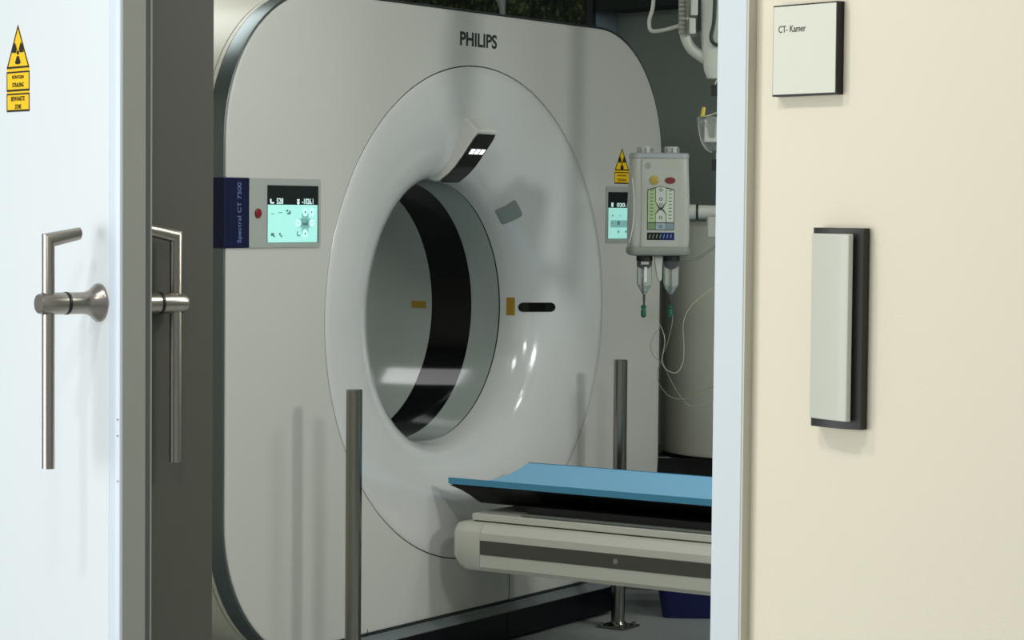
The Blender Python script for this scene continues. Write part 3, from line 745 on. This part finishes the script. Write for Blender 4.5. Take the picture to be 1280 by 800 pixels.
# thin lines hanging from the syringes
def onpx(px, py, y):
    d = CAMROT.to_3x3() @ Vector(((px-640)/F, -(py-400)/F, -1)); return Vector((0, 0, H)) + d*(y/d.y)
l1 = MB().tube([onpx(*p) for p in ((811, 392, 7.99), (820, 400, 7.98), (827, 410, 7.97), (831, 425, 7.96), (829, 440, 7.96), (827, 452, 7.97), (833, 462, 7.98), (845, 466, 8.0), (853, 455, 8.01), (855, 435, 8.02), (854, 405, 8.03), (862, 385, 8.04), (880, 368, 8.05), (905, 350, 8.06))], .0011, 6, smooth=6).build('infusion_line', mat('line_pale', '#b8b49a', .4))
tag(l1, 'thin clear infusion line looping from the left syringe towards the right', 'tube')
l2 = MB().tube([onpx(*p) for p in ((827, 408, 7.95), (818, 418, 7.94), (813, 432, 7.94), (817, 445, 7.95), (825, 452, 7.96), (822, 465, 7.97), (824, 480, 7.98), (838, 496, 7.99), (858, 498, 8.0), (880, 488, 8.01), (905, 478, 8.02))], .0011, 6, smooth=6).build('infusion_line', mat('line_grey', '#807a66', .4))
tag(l2, 'thin dark infusion line in a wide loop beside the scanner edge', 'tube')
l3 = MB().tube([onpx(*p) for p in ((841, 393, 7.99), (840, 405, 7.98), (834, 430, 7.98), (828, 448, 7.99), (836, 470, 8.0), (848, 492, 8.0), (862, 507, 8.01), (880, 505, 8.01), (905, 498, 8.02))], .0009, 6, smooth=6).build('infusion_line', mat('line_faint', '#8f9488', .4))
tag(l3, 'thin faint infusion line hanging from the right syringe', 'tube')

# pendant equipment at the top right, in front of the back wall
YP = 7.4
def q(px, py, y=YP): return onpx(px, py, y)
sleeve = mat('clear_sleeve', '#c3c6bd', .35, noise=.05, nscale=30)
pd = thing('ceiling_pendant', IM, (.66, YP, 2.75), 'pale sleeved ceiling pendant arm with hoses hanging by the door frame', 'medical arm')
MB().lathe([(.08, 2.73), (.08, 2.749)], (.66, YP, 0), 'z', 32).build('ceiling_plate', pvc, pd)
MB().lathe([(.028, 2.2), (.028, 2.73)], (.66, YP, 0), 'z', 24).build('drop_tube', pvc, pd)
mb = MB(); rows = []
for pts in (((872, -70), (930, -70)), ((873, 0), (925, 0)), ((875, 40), (922, 40)), ((878, 70), (916, 70)), ((880, 88), (910, 90)), ((884, 98), (904, 99))):
    a = q(*pts[0]); b_ = q(*pts[1]); dd = Vector((0, .035, 0)); m_ = (a+b_)/2
    n2 = 16; row = []
    for k in range(n2):
        t = 2*math.pi*k/n2; row.append(m_ + (b_-a)*.5*math.copysign(abs(math.cos(t))**.6, math.cos(t)) + dd*math.copysign(abs(math.sin(t))**.7, math.sin(t)))
    rows.append(row)
V = mb.grid(rows, close=True); mb.f(V[0]); mb.f(V[-1][::-1]); mb.build('arm_cover', sleeve, pd, angle=60, label='pale sleeved arm cover')
MB().tube([q(895, -60, YP-.06), q(893, 20, YP-.05), q(889, 45, YP-.05), q(892, 54, YP-.05), q(900, 57, YP-.05)], .006, 8, smooth=6).build('dark_cable', blackgap, pd)
MB().tube([q(857, -60), q(857, 0), q(856, 25), q(857, 45), q(864, 60), q(876, 70), q(886, 76)], .017, 14, smooth=8).build('white_hose', pvc, pd)
mb = MB()
for k in range(9):
    c = q(853, -5+5.6*k, YP-.02); mb.tube([c-Vector((0, 0, .006)), c+Vector((0, 0, .006))], [.012, .0175, .012], 14)
mb.build('ribbed_hose', inj_g, pd, angle=60)
def pbox(x0, y0, x1, y1, name, m, d=.05, dy=0):
    a = q(x0, y1, YP+dy); b_ = q(x1, y0, YP+dy); return MB().box(a.x, b_.x, YP+dy-d/2, YP+dy+d/2, a.z, b_.z).build(name, m, pd, bevel=.003)
pbox(863, -6, 872, 20, 'connector_block', pvc, dy=-.03); pbox(861, 23, 869, 43, 'connector_block', pvc, dy=-.03)
pbox(872, -10, 875, 40, 'hinge_gap', blackgap, dy=.0)
MB().tube([q(857, 44), q(866, 43), q(872, 37), q(876, 33)], .012, 12, smooth=6).build('elbow', inj_g, pd)
cd = MB().tube([q(818, -75, 7.5), q(817, 0, 7.5), q(812, 24, 7.5), q(812.5, 36, 7.5), q(818, 39, 7.5), q(832, 37, 7.5), q(850, 32, 7.45)], .0062, 10, smooth=8).build('bent_pipe', pvc, pd, label='thin bent pipe')
# top link so the bent pipe reaches the ceiling
MB().tube([q(818, -75, 7.5), Vector((q(818, -75, 7.5).x, 7.5, 2.75))], .0062, 10).build('bent_pipe', pvc, pd)

bh = thing('bottle_holder', IM, (.61, YP-.1, 2.0), 'clear plastic bottle holder with yellow tip hanging by the door frame edge', 'bottle holder')
YQ = YP-.1
def q2(px, py, y=None): return onpx(px, py, YQ if y is None else y)
c0 = q2(889, 145); c1 = q2(891, 188)
mb = MB(); rows = []
for cx, py, hw in ((887, 146, 15), (888, 160, 14), (889, 172, 13), (891, 182, 10), (892, 188, 6)):
    c = q2(cx, py); r = hw/F*YQ
    rows.append([(c.x+r*math.cos(2*math.pi*k/20), c.y+r*.8*math.sin(2*math.pi*k/20), c.z) for k in range(20)])
V = mb.grid(rows, close=True); mb.f(V[-1]); mb.build('clear_cup', glass_m, bh, solid=.0015)
mb = MB().box(q2(880, 150).x, q2(897, 150).x, YQ-.025, YQ+.02, q2(885, 178).z, q2(885, 148).z); mb.build('label_block', mat('pale_block', '#b9bcb4', .5), bh, bevel=.003)
MB().tube([q2(878, 146), q2(880, 134)], [.007, .0055], 12).build('yellow_tip', mat('tip_yellow', '#c8b63a', .4), bh)
MB().tube([q2(873, 148), q2(874, 160), q2(877, 176), q2(883, 186), q2(890, 190)], .003, 8, smooth=6).build('holder_arm', pvc, bh)
MB().tube([q2(876, 147), q2(884, 145), q2(893, 142), q2(898, 138), q2(897, 120), q2(894, 106), q2(898, 98)], .0022, 8, smooth=6).build('hanging_wire', mat('wire_pale', '#b9b49c', .4), bh)
MB().box(q2(890, 0).x, q2(898, 0).x, YQ-.01, YQ+.01, q2(890, 120).z, q2(890, 106).z).build('clip', black_m, bh, bevel=.002)
MB().box(q2(892, 0).x, q2(899, 0).x, YQ-.01, YQ+.01, q2(890, 213).z, q2(890, 199).z).build('lower_clip', black_m, bh, bevel=.002)
MB().tube([q2(896, 190), q2(896, 200)], .003, 8).build('stem', pvc, bh)
